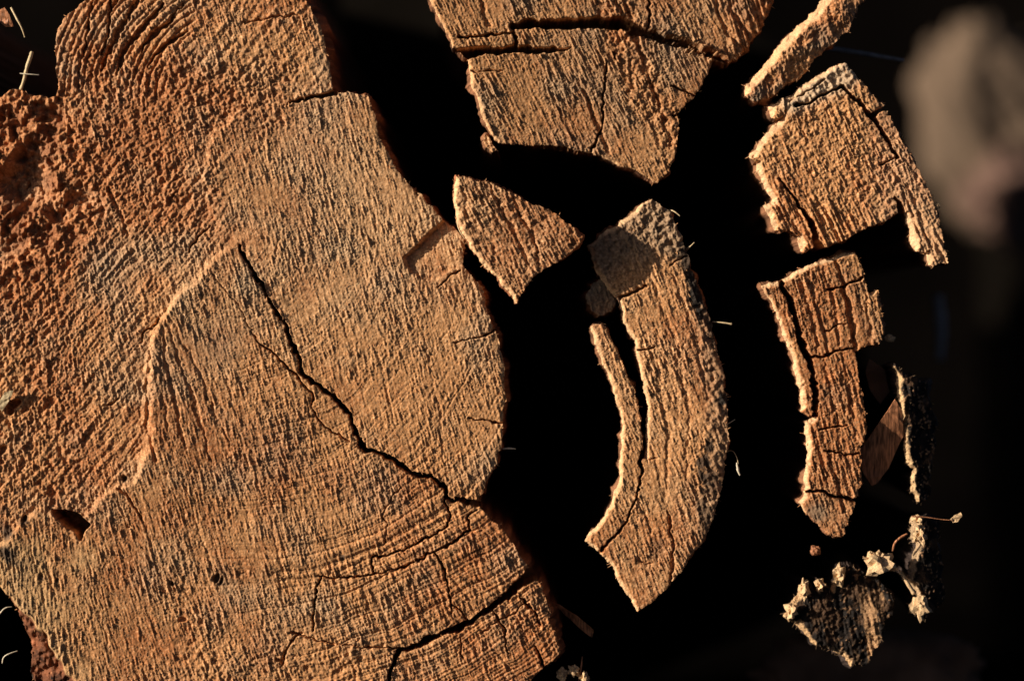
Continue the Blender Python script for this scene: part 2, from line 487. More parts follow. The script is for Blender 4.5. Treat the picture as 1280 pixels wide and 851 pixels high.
CRACK = [(300,307),(317,341),(334,370),(346,392),(358,409),(367,433),(374,454),(379,469),(396,481),(418,495),(430,508),(437,525),(444,542),(452,558),(484,572),(524,596),(558,620),(598,630)]
HEART_H = RIDGE + [(-200,1010),(800,1010),(800,640)] + CRACK[::-1]
def stump_shape(X, Y, sd, N):
    t = np.full(X.shape, 0.25, np.float32)
    t = t - 0.14 * sst(160, 40, X) + 0.10 * sst(560, 760, Y) * sst(60, 200, X)
    hs = poly_sdf(HEART_H, X, Y)
    ins = 1 - sst(-5.0, 4.0, hs + 1.6 * N(J5) + 2 * N(J15))
    rough = sst(300, 180, X + 20 * N(J15)) * sst(100, 150, Y) * sst(380, 240, Y + 15 * N(J15b))
    rough = np.maximum(rough, .75 * sst(150, 60, X + 15 * N(J15)) * sst(110, 150, Y) * sst(660, 600, Y))
    rough = np.maximum(rough, .9 * (1 - sst(28, 70, np.abs(Y - 118 + .05 * (X - 200) + 12 * N(J15b)))) * sst(400, 330, X))
    rough = rough * (1 - ins) 
    deep = sst(130, 40, X + 15 * N(J15)) * sst(100, 140, Y) * sst(420, 250, Y)
    bot = .55 * sst(740, 850, Y + 14 * N(J15)) * sst(150, 260, X) * sst(560, 430, X)
    h = wood_relief(X, Y, N, t, .92, 0.0, low=0.5)
    gr = np.maximum(rough, bot)
    h = h + gr * (0.55 * N(I3) + 0.65 * N(I2) + 0.6 * N(I6)) - gr * 2.4 * np.maximum(0, N(I3b) - .7)
    h = h - deep * (6.0 * np.maximum(0, N(I6) - .1) + 3.0 * np.maximum(0, N(I3b)) + 15 * np.maximum(0, N(I14) - .1) - 1.6 * N(I3))
    # slanting ring texture in the upper sapwood
    sl = sst(300, 250, X + 8 * N(J15)) * sst(160, 200, Y) * (1 - ins)
    h = h + sl * (0.35 * N(FSL) + 0.45 * N(MSL))
    lobe = sst(128, 96, Y + 8 * N(J15))
    h = h + lobe * (.4 * N(MSL) + .35 * N(I3))
    # raised heartwood behind its scarp
    dr = seg_dist(X, Y, RIDGE)
    tip = np.clip(np.hypot(X - 300, Y - 298) / 55, 0, 1)
    h = h + ins * 8.5 * np.exp(-dr / 80) * tip + (1 - ins) * 2.0 * np.exp(-dr / 60) * (N(J15) * .4)
    # step down on the right shoulder
    ls = poly_sdf(LOW, X, Y)
    h = h - (1 - sst(-3, 2.5, ls + N(J5))) * 13 * np.exp(-np.maximum(0, seg_dist(X, Y, [(556,274),(530,300),(503,321)]) - 2) / 26)
    h = h - 5 * (1 - sst(0, 6, seg_dist(X, Y, [(150,-70),(417,118)]) - 400)) * 0
    # low stepped edge carrying the scarp on upwards
    up = [(300,298),(262,268),(254,222),(266,168),(300,140),(420,118)]
    us = poly_sdf(up + [(700,118),(700,298)], X, Y)
    h = h + (1 - sst(-3, 2, us + 1.5 * N(J5))) * 3.2 * np.exp(-seg_dist(X, Y, up[:5]) / 40) * np.clip(np.hypot(X - 300, Y - 298) / 40, 0, 1)
    # growth rings
    rf, rm = rings(X, Y, N)
    rk = sst(640, 720, Y + .5 * (X - 450)) * sst(330, 460, X)
    h = h + (0.25 + .55 * rk) * rf * .6 + .45 * rm * (ins * .6 + .3)
    ln = R_L[ring_radius(X, Y, N, 300.0, 300.0)] * (.75 + .4 * N(J15).clip(-1, 1))
    lk = np.clip(.25 + .75 * sst(430, 560, Y) * sst(200, 330, X), 0, 1) * sst(60, 130, np.hypot(X - 300, Y - 300))
    h = h - lk * ln * .95
    tl = R_T[ring_radius(X, Y, N, 300.0, 130.0, .7)] * lobe * sst(275, 225, X + .4 * Y + 10 * N(J15))
    h = h - tl * 4.2
    ang = np.arctan2(Y - 300, X - 300) * 260
    ri = np.clip(((ang + 1200) * 2 + 2 * N(J5)).astype(int), 0, 3999)
    h = h + rk * R_F[ri] * .45
    # general rounding off towards the outer right edge
    h = h - 1.2 * np.exp(np.minimum(0, sd) / 4.0)
    C = lambda pts, w, d, **k: carve(h, X, Y, N, pts, w, d, **k)
    # main crack
    C([(300,307),(317,341),(334,370),(346,392),(358,409),(367,433),(374,454),(379,469),(396,481),(418,495),(430,508),(437,525),(444,542),(452,558),
       (467,563),(484,572),(497,577),(507,586),(524,596),(538,595),(548,604),(558,613),(558,623),(579,626),(598,630)],
      [.9,1.3,1.3,1.2,1.5,1.5,1.6,1.8,1.5,1.6,1.7,1.7,1.6,1.5,1.6,1.7,2.2,2.0,1.9,1.7,2.1,2.2,1.5,1.8,2.6], 60)
    C([(314,414),(334,435),(353,452),(372,471)], [.2,.7,.8,.9], 18)
    C([(372,471),(382,484),(392,496),(389,508),(396,523),(416,541),(437,553)], [.8,.6,.6,.6,.6,.6,.3], 14)
    C([(268,343),(296,380),(316,413)], [.1,.3,.3], 6)
    C([(568,428),(590,424),(618,413)], [.3,.6,.9], 20)
    C([(587,522),(606,526),(632,530)], [.3,.6,.9], 20)
    C([(546,360),(560,350),(576,338)], [.3,.5,.8], 16)
    C([(512,222),(520,236),(523,246)], .5, 8)
    C([(399,719),(416,722),(442,722),(466,717),(465,697),(488,692),(510,683),(538,671),(558,659),(561,645),(558,626)], [.7,.8,.9,.9,.8,.7,.7,.8,.8,.7,.8], 26)
    C([(466,717),(497,711),(521,700),(541,690),(565,680),(587,664),(581,648),(597,637)], [.5,.5,.5,.7,.9,1.1,.9,.8], 22)
    C([(541,690),(553,704),(555,717),(562,738),(564,767)], [.7,.9,.8,.8,.5], 24)
    C([(565,755),(579,767),(586,776)], .6, 16)
    C([(401,721),(394,752),(392,779),(389,789)], [.9,1.0,.9,.9], 26)
    C([(360,791),(377,794),(411,803),(456,809),(502,811)], [.5,.9,.6,.5,.8], 14)
    C([(497,600),(500,612),(478,645),(484,652),(482,680)], .35, 7)
    C([(376,790),(366,800),(352,830),(346,822)], [.5,1,1.2,1.2], 10)
    C([(502,811),(524,805),(552,793),(579,781),(599,769),(620,755),(640,740),(652,728),(668,716)], [1.6,2.2,2.5,2.6,2.6,2.4,2.6,4.5,7.5], 90)
    C([(502,811),(493,823),(488,844),(486,870),(480,930)], [1.3,1.2,1.3,1.3,1.2], 40)
    C([(615,762),(624,775),(630,786),(634,817)], [.5,.8,.7,.4], 18)
    C([(651,745),(664,762),(676,781)], .7, 18)
    C([(668,806),(676,822),(684,836)], [.5,.9,1.2], 22)
    C([(574,797),(580,822)], .5, 12)
    C([(600,790),(640,768),(660,750)], .4, 9)
    # scarp groove and saw scores fanning out below it
    C([(188,440),(185,480),(186,530),(194,575)], [.6,2.2,2.6,.8], 5, soft=1.8)
    C([(204,398),(208,450),(218,500),(232,562)], [.6,1.4,1.6,.8], 2.6, soft=1.6)
    C([(208,398),(226,455),(246,510),(266,580)], [.6,1.2,1.4,.7], 2.2, soft=1.6)
    C([(212,396),(240,446),(262,500),(290,560)], [.6,1.2,1.2,.7], 2.0, soft=1.6)
    C([(202,410),(202,470),(210,540)], [.6,1,1], 2.0, soft=1.6)
    C([(150,610),(168,628),(180,650)], [1.5,.8,.5], 8)
    for a in ([(30,650),(45,700),(60,770)], [(46,655),(62,720),(82,800)], [(105,675),(118,740),(140,820)], [(178,640),(200,720),(214,770)], [(230,600),(258,690),(280,740)],
              [(320,600),(345,690),(362,740)], [(20,330),(28,420),(34,560)], [(4,520),(24,600),(40,660)], [(300,600),(312,660)], [(420,380),(445,450)], [(530,420),(550,520),(556,580)], [(470,430),(490,520)]):
        C(a, [.4, 1.1] + [.5] * (len(a) - 2), 1.3, soft=1.7)
    # thin cracks beside the scarp
    C([(262,282),(248,298),(235,315)], [.5,.9,.6], 16)
    C([(199,398),(190,408),(181,413),(176,428)], [.9,.9,.8,.4], 14)
    C([(150,500),(138,507),(130,510)], .7, 9)
    C([(361,127),(380,124),(400,119),(419,117)], [.5,1.4,1.6,1.8], 26)
    C([(136,235),(146,258),(160,292)], 1.5, 3.5, soft=1.8)
    # opened rings of the top lobe
    for pts, w in (([(140,-10),(136,41),(126,68)], 1.2), ([(186,-20),(147,41),(136,65),(123,88)], 1.9), ([(204,7),(177,34),(150,72),(146,92)], 2.0),
                   ([(216,24),(191,44),(177,65)], 2.2), ([(232,41),(204,58),(184,84)], 1.7), ([(115,0),(108,40),(104,70)], .8), ([(160,-30),(142,10)], 1.3), ([(230,5),(214,22)], 1.1)):
        C(pts, [w * .6] + [w * 1.15] * (len(pts) - 2) + [w * .3], 16, soft=1.3)
    C([(300,30),(340,22),(372,18)], [.4,.8,.6], 10)
    # pits and holes
    hole = poly_sdf([(66,637),(84,640),(100,645),(111,655),(106,662),(101,674),(97,664),(80,657),(70,648)], X, Y)
    h = h - 95 * (1 - sst(-1.6, 1.2, hole + 1.2 * N(J5)))
    for (px, py, r, d) in ((268,722,6,9), (276,728,4,8), (20,502,8,22), (14,510,6,16), (37,425,4,1.5), (156,596,5,10), (30,648,6,12), (215,732,3,6), (230,775,4,5),
                           (205,590,2.5,3), (70,722,3,3), (160,655,3,4), (52,720,2.5,3), (40,180,8,7), (12,215,9,7), (60,200,6,6), (8,262,8,7), (20,240,5,6), (4,560,7,10), (2,575,6,9)):
        dd = np.hypot(X - px + 2 * N(J5), Y - py + 2 * N(J5b))
        h = h - d * (1 - sst(r * .5, r, dd))
    h = h - 2 * (1 - sst(.6, 2, np.abs(np.hypot(X - 37, Y - 425) - 9)))
    # bark side at lower left sits lower and is torn
    bs = poly_sdf(BARK, X, Y)
    bk = 1 - sst(-4, 2, bs + 2 * N(J5))
    h = h - bk * (12 + 7 * N(I14) + 4.5 * N(I6) + 2 * N(I3) + .5 * np.clip(-bs, 0, 40))
    # the wedge stands a touch lower and tips away
    ws = poly_sdf(WEDGE, X, Y)
    h = h - 2.0 * (1 - sst(-2, 2, ws))
    # ---- colour
    red = -.06 + 0.16 * sst(330, 120, X) + .10 * sst(600, 760, Y) - .20 * sst(330, 470, X) * sst(700, 560, Y)
    red = red - .45 * sst(170, 60, X + 20 * N(J15)) * sst(650, 700, Y + 10 * N(J15b)) + .25 * lobe * sst(320, 200, X)
    red = red + .30 * np.maximum(rough, deep) + .35 * np.exp(-((X - 180)**2 / 900 + (Y - 560)**2 / 4000)) + .3 * (1 - sst(-2, 3, ls))
    c = wood_colour(X, Y, N, t, red, .7)
    c = c * (1 - .08 * (rf * (.4 + rk)) - .30 * lk * ln)[..., None]
    c = mix(c, np.array([.60, .40, .19], np.float32), .55 * sst(150, 50, X + 15 * N(J15)) * sst(655, 700, Y + 10 * N(J15b)))
    c = mix(c, np.array([.27, .105, .045], np.float32), np.clip(.75 * deep * sst(-.4, .8, N(I6) + .5 * N(J15)) + .25 * rough, 0, .85))  # rotten red-brown, deepened in the hollows as painted shade
    g = np.clip(.55 * np.exp(-((X - 150)**2 / 1400 + (Y - 330)**2 / 3000)) + .5 * np.exp(-((X - 400)**2 / 200 + (Y - 80)**2 / 700))
                + .4 * np.exp(-((X - 250)**2 / 3000 + (Y - 440)**2 / 900)) + .12 * N(I14), 0, .8)
    c = mix(c, GREY * 1.15, g)
    pale = np.clip((1 - sst(2, 7, dr + .8 * N(J5))) * sst(620, 560, Y) * sst(170, 185, X), 0, 1)
    c = mix(c, PALE * np.array([1, .85, .75], np.float32), pale * .25)  # scarp edge painted paler, adding to its sunlit slope
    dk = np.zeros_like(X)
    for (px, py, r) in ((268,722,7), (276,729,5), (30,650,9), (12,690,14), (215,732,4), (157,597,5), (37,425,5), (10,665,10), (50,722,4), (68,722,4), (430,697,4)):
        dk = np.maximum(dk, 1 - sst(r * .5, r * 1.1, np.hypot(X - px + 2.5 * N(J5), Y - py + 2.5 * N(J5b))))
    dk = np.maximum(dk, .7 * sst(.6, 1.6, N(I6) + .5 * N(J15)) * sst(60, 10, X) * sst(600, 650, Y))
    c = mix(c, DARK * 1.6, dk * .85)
    c = mix(c, np.array([.17, .062, .028], np.float32) * (1 + .35 * N(I6)[..., None] + .25 * N(I2)[..., None]), bk)
    return h, c, t

stump = piece('split_log', [STUMP], 0.0, stump_shape,
      'large split log end of rough sawn orange-brown wood filling the left half', 'log', jag=1.0, bottom=-1800.0, flare=0.07,
      parts=[('sapwood', None, None), ('heartwood', HEART, 'raised inner wood crossed by a long zigzag crack'), ('upper_lobe', LOBE, 'rough lobe with opened curved growth rings'),
             ('edge_wedge', WEDGE, 'wedge split off along a curved crack at the lower right edge'), ('bark', BARK, 'torn dark reddish bark')],
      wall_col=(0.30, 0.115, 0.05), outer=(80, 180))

# ------------------------------------------------------------------ the loose blocks standing right of the stump
def block_shape(X, Y, sd, N):
    t = np.full(X.shape, 0.46, np.float32)
    band = 1 - sst(14, 34, np.abs((X - 800) - .42 * (Y - 90) + 4 * N(J15)))
    h = wood_relief(X, Y, N, t, 1.25, 0, low=.8, midamp=1.2)
    h = h + band * (.7 * N(I3) + .6 * N(I2) - 1.5 * np.maximum(0, N(I3b) - .3)) + 1.0 * np.sin((X - .42 * Y) / 8 + N(J15)) * band
    rt = sst(880, 920, X - .2 * Y)
    h = h + rt * (.8 * N(I3) + 1.0 * N(MID[1])) - 7 * np.exp(np.minimum(0, sd) / 9) * sst(880, 930, X)
    h = h - 0.3 * np.exp(np.minimum(0, sd) / 2)
    C = lambda pts, w, d, **k: carve(h, X, Y, N, pts, w, d, **k)
    C([(570,68),(600,64),(640,62),(680,62),(713,61)], [5,4,3.4,2.2,.8], 70)
    C([(574,47),(600,46),(641,40)], [.8,.8,1.2], 30)
    C([(641,40),(644,56)], [1.2,1.6], 30)
    C([(641,33),(680,30),(717,29),(750,29),(778,31)], [2.4,4.2,5.0,5.2,5.6], 75)
    C([(778,31),(814,43),(853,54),(893,69),(906,76)], [5.6,5.0,4.6,3.5,2], 34 )
    C([(757,78),(756,112),(752,160),(741,192)], [.4,.9,.9,.7], 24)
    C([(587,91),(610,89),(628,88)], [.8,.6,.4], 14)
    C([(840,108),(868,120)], .8, 16)
    C([(813,-20),(811,20),(810,34)], [.6,1,.8], 18)
    C([(768,65),(769,74)], 1, 14)
    C([(840,144),(850,143)], 1, 20)
    for a in ([(775,-20),(790,30),(806,90)], [(770,0),(800,60),(840,180)], [(600,-10),(612,30)], [(730,110),(760,190)], [(890,-10),(905,30),(925,60)], [(905,-20),(920,20),(940,46)]):
        C(a, [1, 2] + [1] * (len(a) - 2), 4, soft=2)
    # torn fibres bridging the wide crack
    fb = np.exp(-seg_dist(X, Y, [(790,36),(853,54),(893,69)])**2 / 40) * sst(.25, .9, N(FSL) + .5 * N(MSL))
    h = h + 24 * fb
    red = .04 + .2 * band + .25 * rt
    c = wood_colour(X, Y, N, t, red, .9)
    c = mix(c, GREY, np.clip(.25 * (1 - band) * sst(580, 700, X) * .5 + .15 * N(I14), 0, .5))
    return h, c * .82, t
BLOCK = [(537,0),(552,29),(566,59),(577,66),(586,72),(587,93),(596,122),(605,151),(622,180),(649,181),(699,182),(731,190),(760,201),(789,212),(821,226),
         (835,216),(844,194),(850,162),(846,144),(866,124),(884,93),(892,76),(905,78),(922,74),(936,57),(950,40),(961,18),(967,0),(968,-30),(930,-60),(760,-75),(600,-70),(532,-40)]
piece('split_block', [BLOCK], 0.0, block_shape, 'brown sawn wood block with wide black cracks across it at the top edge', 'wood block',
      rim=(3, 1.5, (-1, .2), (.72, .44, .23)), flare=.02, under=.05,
      parts=[('lower_layer', None, 'plain lower slab under the crack'), ('upper_layer', [(500,48),(577,47),(641,38),(680,30),(717,29),(778,31),(814,43),(853,54),(893,69),(908,78),(1020,80),(1020,-140),(500,-140)], 'upper slab above the wide black crack')])
def simple_shape(t0, amp=1.1, gran=0.0, red=0.0, mids=1.2, grooves=(), cracks=(), grey=0.0, val=1.0, extra=None, low=.7):
    def f(X, Y, sd, N):
        t = np.full(X.shape, t0, np.float32)
        h = wood_relief(X, Y, N, t, amp, gran, low=low, midamp=mids) - 0.3 * np.exp(np.minimum(0, sd) / 2)
        for pts, w, d in cracks: carve(h, X, Y, N, pts, w, d)
        for pts, w, d in grooves: carve(h, X, Y, N, pts, w, d, soft=1.8)
        c = wood_colour(X, Y, N, t, red, .9)
        if grey: c = mix(c, GREY, np.clip(grey + .2 * N(I14), 0, .9))
        if extra: h, c = extra(X, Y, sd, N, h, c)
        return h, c * val, t
    return f
piece('wood_chip', [[(604,168),(609,170),(615,180),(622,188),(615,189),(607,184)]], -8, simple_shape(.4), 'tiny splinter chip at the lower left corner of the cracked block', 'chip', fib_edge=.05)

TRI = [(570,220),(585,222),(606,227),(644,243),(672,258),(696,268),(714,282),(727,297),(714,315),(691,330),(667,346),(645,378),(625,352),(600,327),(582,298),(570,274),(567,250)]
def tri_extra(X, Y, sd, N, h, c):
    b = sst(-.3, .8, np.sin((X - .55 * Y) / 11.0 + 1.2 * N(J15)))
    h = h - 2.2 * b * (.6 + .5 * N(I3)) 
    return h, c
piece('wood_wedge', [TRI], 22.0, simple_shape(.46, 1.2, .35, .10, 1.3, val=.88, extra=tri_extra,
      grooves=[([(612,232),(640,285),(660,330)], [1, 2.4, 1], 4), ([(640,248),(665,290),(676,330)], [1, 2, 1], 3.5), ([(578,235),(584,262),(590,280)], [1, 1.8, 1], 3)]),
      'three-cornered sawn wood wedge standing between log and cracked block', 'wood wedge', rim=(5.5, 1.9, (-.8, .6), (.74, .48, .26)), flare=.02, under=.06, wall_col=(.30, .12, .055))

SLAB = [(815,247),(801,254),(776,278),(747,297),(735,306),(744,338),(757,357),(768,371),(773,377),(779,403),(795,436),(799,458),(806,485),(808,512),(806,545),(805,578),(797,621),(775,663),(749,692),
        (753,694),(766,709),(778,734),(789,751),(796,767),(819,750),(845,723),(863,699),(880,672),(896,639),(903,610),(907,579),(910,547),(910,515),(909,495),(906,465),(896,433),(887,398),(877,366),(863,335),(855,309),(849,287),(839,265),(823,255)]
PRONG = [(739,409),(753,403),(761,420),(779,452),(788,477),(797,500),(802,530),(804,560),(807,578),(800,621),(778,663),(749,693),(732,676),(743,660),(760,635),(771,610),(776,579),(777,550),(775,515),(766,483),(757,460),(747,436)]
def slab_extra(X, Y, sd, N, h, c):
    d = seg_dist(X, Y, [(835,270),(856,320),(880,380),(900,450),(905,510),(903,570),(890,630)])
    wx = np.clip((1 - sst(6, 26, d + 5 * N(J15))) , 0, 1)
    top = sst(345, 280, Y + .5 * (X - 800) + 10 * N(J15))
    c = mix(c, np.array([.31, .215, .135], np.float32) * (1 + .2 * N(I2)[..., None]), np.clip(.75 * top + .5 * wx, 0, .85))
    h = h + top * (.5 * N(I3) + .4 * N(I2))
    st = np.zeros_like(X)
    for (px, py, rx, ry, s) in ((858,330,6,22,.9), (872,370,7,30,1), (888,415,5,24,.8), (903,500,7,20,1), (884,572,7,26,.9), (878,640,8,22,.6), (824,296,5,5,.8), (820,680,6,10,.5), (862,610,6,14,.4), (893,600,4,16,.6)):
        u = (X - px - .3 * (Y - py) * (py < 480)) / (rx * 1.35); v = (Y - py) / ry
        st = np.maximum(st, s * (1 - sst(.5, 1.25, np.hypot(u, v) + .35 * N(J5) + .2 * N(J2))))
    c = mix(c, DARK, st)
    h = h - 3 * np.exp(np.minimum(0, sd) / 9) * sst(840, 880, X) + wx * .9 * N(I3)
    return h, c
slab_cracks = [([(805,566),(803,590),(797,621),(775,663),(747,694)], [1.8, .8, .45, .5, 1.1], 24), ([(771,375),(790,366),(808,357)], [1.4, 1.0, .5], 20), ([(797,438),(808,437),(820,432)], [1.2, .9, .5], 20),
               ([(838,330),(848,324),(856,321)], .8, 8), ([(806,575),(822,572)], .5, 8), ([(835,640),(842,690),(838,735)], [.6,1.4,.8], 6), ([(795,690),(800,700),(812,706)], .4, 6)]
slab_gr = [([(800,400),(822,460),(836,540),(832,620)], [1, 2, 2, 1], 1.4), ([(815,350),(845,430),(862,520),(858,600)], [1, 2, 2, 1], 1.4), ([(840,340),(870,420),(884,500)], [1, 2, 1], 1.4), ([(780,300),(800,340)], [1, 1], 2),
           ([(790,600),(812,660),(820,700)], [1, 1.6, 1], 1.2), ([(815,560),(835,640)], [1, 1.6], 1.2), ([(775,440),(792,490),(797,540)], [.6, 1.2, .8], 1.2)]
PRONG_U = PRONG[:7] + [(806,570),(835,590),(828,640),(800,680),(768,706),(749,692)] + PRONG[12:]
piece('curved_slab', [SLAB, PRONG_U], -20.0, simple_shape(.38, 1.05, .08, .0, 1.2, cracks=slab_cracks, grooves=slab_gr, extra=slab_extra),
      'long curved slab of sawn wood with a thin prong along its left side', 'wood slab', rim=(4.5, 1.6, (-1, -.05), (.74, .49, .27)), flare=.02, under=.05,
      parts=[('slab_body', None, None), ('prong', PRONG, 'narrow splinter split off along the inner edge')])
piece('rotten_chunk', [[(732,370),(741,354),(751,349),(761,358),(772,374),(770,387),(753,397),(739,390)]], -32.0,
      simple_shape(.3, 1.2, .8, .2, grey=.5, val=.75), 'small dark chunk tucked against the shadowed corner of the curved slab', 'wood chunk', jag=1.3, fib_edge=.05)

SLIVER = [(932,107),(942,95),(953,85),(965,66),(978,51),(994,36),(1002,26),(1020,13),(1026,3),(1050,-22),(1090,-30),(1083,0),(1070,17),(1063,35),(1046,52),(1031,62),(1017,75),(1000,98),(982,107),(959,124),(942,127),(933,119)]
def sliver_extra(X, Y, sd, N, h, c):
    u = (X - 935) * .74 - (Y - 115) * .67          # along the piece
    h = h + 1.6 * np.sin(u / 9.0 + 1.6 * N(J15)) + 1.0 * N(I6)
    v = (X - 935) * .67 + (Y - 115) * .74
    return h - .30 * np.clip(v, 0, 40), mix(c, GREY * .8, np.clip(.25 + .25 * N(I6), 0, .8))
piece('splintered_stick', [SLIVER], 2.0, simple_shape(.2, 1.2, .7, .05, extra=sliver_extra),
      'narrow knobbly splinter lit along its upper left side above the right hand block', 'splinter', jag=1.2, rim=(11, 1.3, (-.8, -.6), (.74, .45, .24)), flare=.02, under=.06)

BR = [(1055,80),(1042,82),(1019,95),(989,119),(980,130),(978,146),(949,179),(933,198),(943,205),(953,228),(964,253),(954,257),(963,274),(969,289),(987,287),(997,294),(1004,313),(1022,310),
      (1032,310),(1051,302),(1081,287),(1107,276),(1125,266),(1130,267),(1137,294),(1144,317),(1158,315),(1162,332),(1183,328),(1180,300),(1170,267),(1157,231),(1140,195),(1120,162),(1104,132),(1074,100),(1058,83)]
def br_extra(X, Y, sd, N, h, c):
    s = np.clip(sst(235, 275, Y - .3 * (X - 1050)), 0, 1)
    h = h + s * 1.2 * blend([N(a) for a in MID], np.full(X.shape, .45, np.float32)) 
    top = 1 - sst(8, 30, seg_dist(X, Y, [(990,125),(1055,90)]) + 4 * N(J15))
    h = h + top * (.8 * N(I3) + .7 * N(I6))
    c = mix(c, np.array([.50, .42, .30], np.float32), np.clip(.65 * top + .25 * sst(1060, 1130, X), 0, .8))
    return h, c
br_cr = [([(1051,106),(1074,128),(1091,146),(1107,172),(1124,198)], [.8, 1.3, 2.2, 1.6, .8], 40), ([(1091,146),(1100,139),(1108,136)], [2, 1.6, 1.6], 30), ([(995,132),(1020,124),(1053,107)], [1.6, .8, .9], 26),
         ([(975,225),(991,244),(1005,264),(1015,281),(1027,312)], [.5, .9, 1.6, 2.4, 3.4], 70), ([(1100,206),(1120,196)], .7, 12), ([(1118,246),(1125,256),(1130,272)], [1, 2, 3], 30),
         ([(985,128),(1010,112),(1030,100)], .8, 12)]
br_gr = [([(1020,250),(1040,275),(1050,300)], [1, 1.6, 1], 2.5), ([(1050,250),(1075,285)], [1, 1.2], 2.5), ([(1110,205),(1145,250),(1165,310)], [1, 1.6, 1.2], 3), ([(1125,230),(1150,290)], [1, 1.5], 3)]
piece('broken_block', [BR, [(961,132),(978,126),(984,134),(981,146),(966,147)]], -4.0, simple_shape(.40, .9, .55, .10, .9, cracks=br_cr, grooves=br_gr, extra=br_extra),
      'broken granular wood block with a hanging strip at its lower right corner', 'wood block', jag=1.3, rim=(8, 1.4, (-1, -.35), (.72, .46, .26)), flare=.02, under=.06)

TALL = [(953,358),(961,354),(974,353),(990,343),(1012,330),(1043,320),(1069,314),(1077,335),(1083,354),(1087,363),(1098,362),(1102,382),(1106,413),(1099,429),(1080,434),(1071,441),(1073,469),(1078,490),(1085,535),(1075,561),(1076,581),(1072,625),
        (1062,646),(1054,668),(1049,671),(1033,668),(1020,653),(1007,641),(1000,628),(1005,615),(1007,589),(1009,563),(1007,527),(1016,523),(1002,514),(1000,488),(993,460),(984,427),(972,394),(959,368)]
tall_cr = [([(976,352),(989,380),(998,410),(1007,439),(1016,465),(1020,500),(1019,519)], [2.2, 2.6, 2.6, 2.6, 2.4, 2.2, 1.4], 60), ([(1014,448),(1031,446),(1043,439),(1068,435)], [.9, 1.2, 1.1, 1.0], 34),
           ([(1033,362),(1055,358),(1066,352),(1079,345)], [.6, .8, 1.0, 1.0], 26), ([(1029,413),(1044,409),(1057,404)], .6, 18), ([(1026,537),(1044,535),(1059,531)], [.6, .9, .5], 20), ([(1031,566),(1050,566),(1073,568)], [.5, .9, 1.1], 26),
           ([(1003,614),(1033,616),(1049,622),(1072,627)], [.8, 1.0, 1.2, 1.4], 34), ([(1005,524),(1018,522)], [2, 1], 30)]
tall_gr = [([(1044,325),(1056,361),(1065,399),(1071,436)], [1, 2.4, 2.6, 1.6], 7), ([(1012,340),(1024,390),(1036,440)], [1, 2, 1], 2.2), ([(1000,350),(1016,400),(1024,440)], [1, 1.6, 1], 2.2), ([(1030,332),(1044,390),(1050,430)], [1, 2, 1], 2.2),
           ([(1030,450),(1045,520),(1052,560)], [1, 2, 1], 2.2), ([(1052,445),(1064,500),(1070,550)], [1, 2, 1], 2.2), ([(1020,540),(1034,600)], [1, 1.5], 2), ([(1038,570),(1056,640)], [1, 1.6], 2), ([(1080,350),(1090,420)], [1, 1.6], 2)]
def tall_extra(X, Y, sd, N, h, c):
    k = np.exp(-((X - 1022)**2 + (Y - 640)**2) / 160)
    c = mix(c, GREY * .8, np.clip(k + .2 * sst(.5, 1.5, N(J15)), 0, .7))
    return h, c
piece('cracked_plank', [TALL], -18.0, simple_shape(.26, 1.2, .2, .02, 1.5, cracks=tall_cr, grooves=tall_gr, extra=tall_extra, val=.88),
      'upright cracked plank end with a long dark slit near its left edge', 'wood plank', jag=1.2, rim=(6, 1.6, (-.85, -.55), (.76, .50, .28)), flare=.02, under=.06)

# ------------------------------------------------------------------ rotten pieces at lower right
def char_shape(edge_dir, fleck=.9, base=(.014, .010, .008), streak_side=None, tilt=None):
    def f(X, Y, sd, N):
        t = np.full(X.shape, .2, np.float32)
        h = .5 * N(I3) + .5 * N(I2) + 1.0 * N(I6) + 1.5 * N(I14) + .5 * blend([N(a) for a in MID], t)
        c = np.zeros(X.shape + (3,), np.float32) + np.array(base, np.float32)
        fl = sst(fleck, fleck + .4, N(I2) + .5 * N(I3b))
        c = mix(c, np.array([.34, .19, .10], np.float32), fl * .8)
        c = mix(c, np.array([.10, .055, .03], np.float32), .8 * sst(.3, 1.2, N(J5)))
        if streak_side is not None:
            k = streak_side(X, Y) * sst(-.2, .7, blend([N(a) for a in MIDC], t) + .4 * N(J2))
            c = mix(c, np.array([.42, .24, .12], np.float32), np.clip(k, 0, 1))
        if tilt is not None: h = h + tilt(X, Y)
        return h, c, t
    return f
piece('bark_strip', [[(1120,461),(1132,465),(1145,470),(1158,482),(1166,505),(1172,530),(1170,570),(1163,602),(1166,618),(1150,628),(1139,615),(1141,589),(1132,563),(1131,545),(1127,525),(1123,491)]], -30.0,
      char_shape(None, 1.25, tilt=lambda X, Y: -.55 * np.clip(X - 1138, 0, 60)), 'narrow strip of blackened flaky bark with a pale left edge', 'bark', jag=1.5, mat=M_CHAR,
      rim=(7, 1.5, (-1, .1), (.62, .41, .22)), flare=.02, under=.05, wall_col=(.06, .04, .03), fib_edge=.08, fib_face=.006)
piece('rotten_lump', [[(979,771),(996,745),(1004,726),(1013,728),(1012,740),(1023,740),(1024,726),(1035,730),(1039,738),(1042,720),(1050,708),(1064,709),(1083,717),(1100,728),(1113,745),(1117,758),(1105,783),(1097,808),(1083,827),(1064,832),(1053,816),(1039,810),(1020,805),(1007,797),(996,778)]], -34.0,
      char_shape(None, 1.6, streak_side=lambda X, Y: sst(1062, 1092, X) * sst(725, 745, Y)), 'charred black rotten lump with tan streaks at the bottom right', 'rotten wood', jag=1.6, mat=M_CHAR,
      rim=(6.5, 1.3, (-.9, .1), (.60, .38, .20)), flare=.02, under=.05, wall_col=(.05, .035, .03), fib_edge=.07, fib_face=.005)
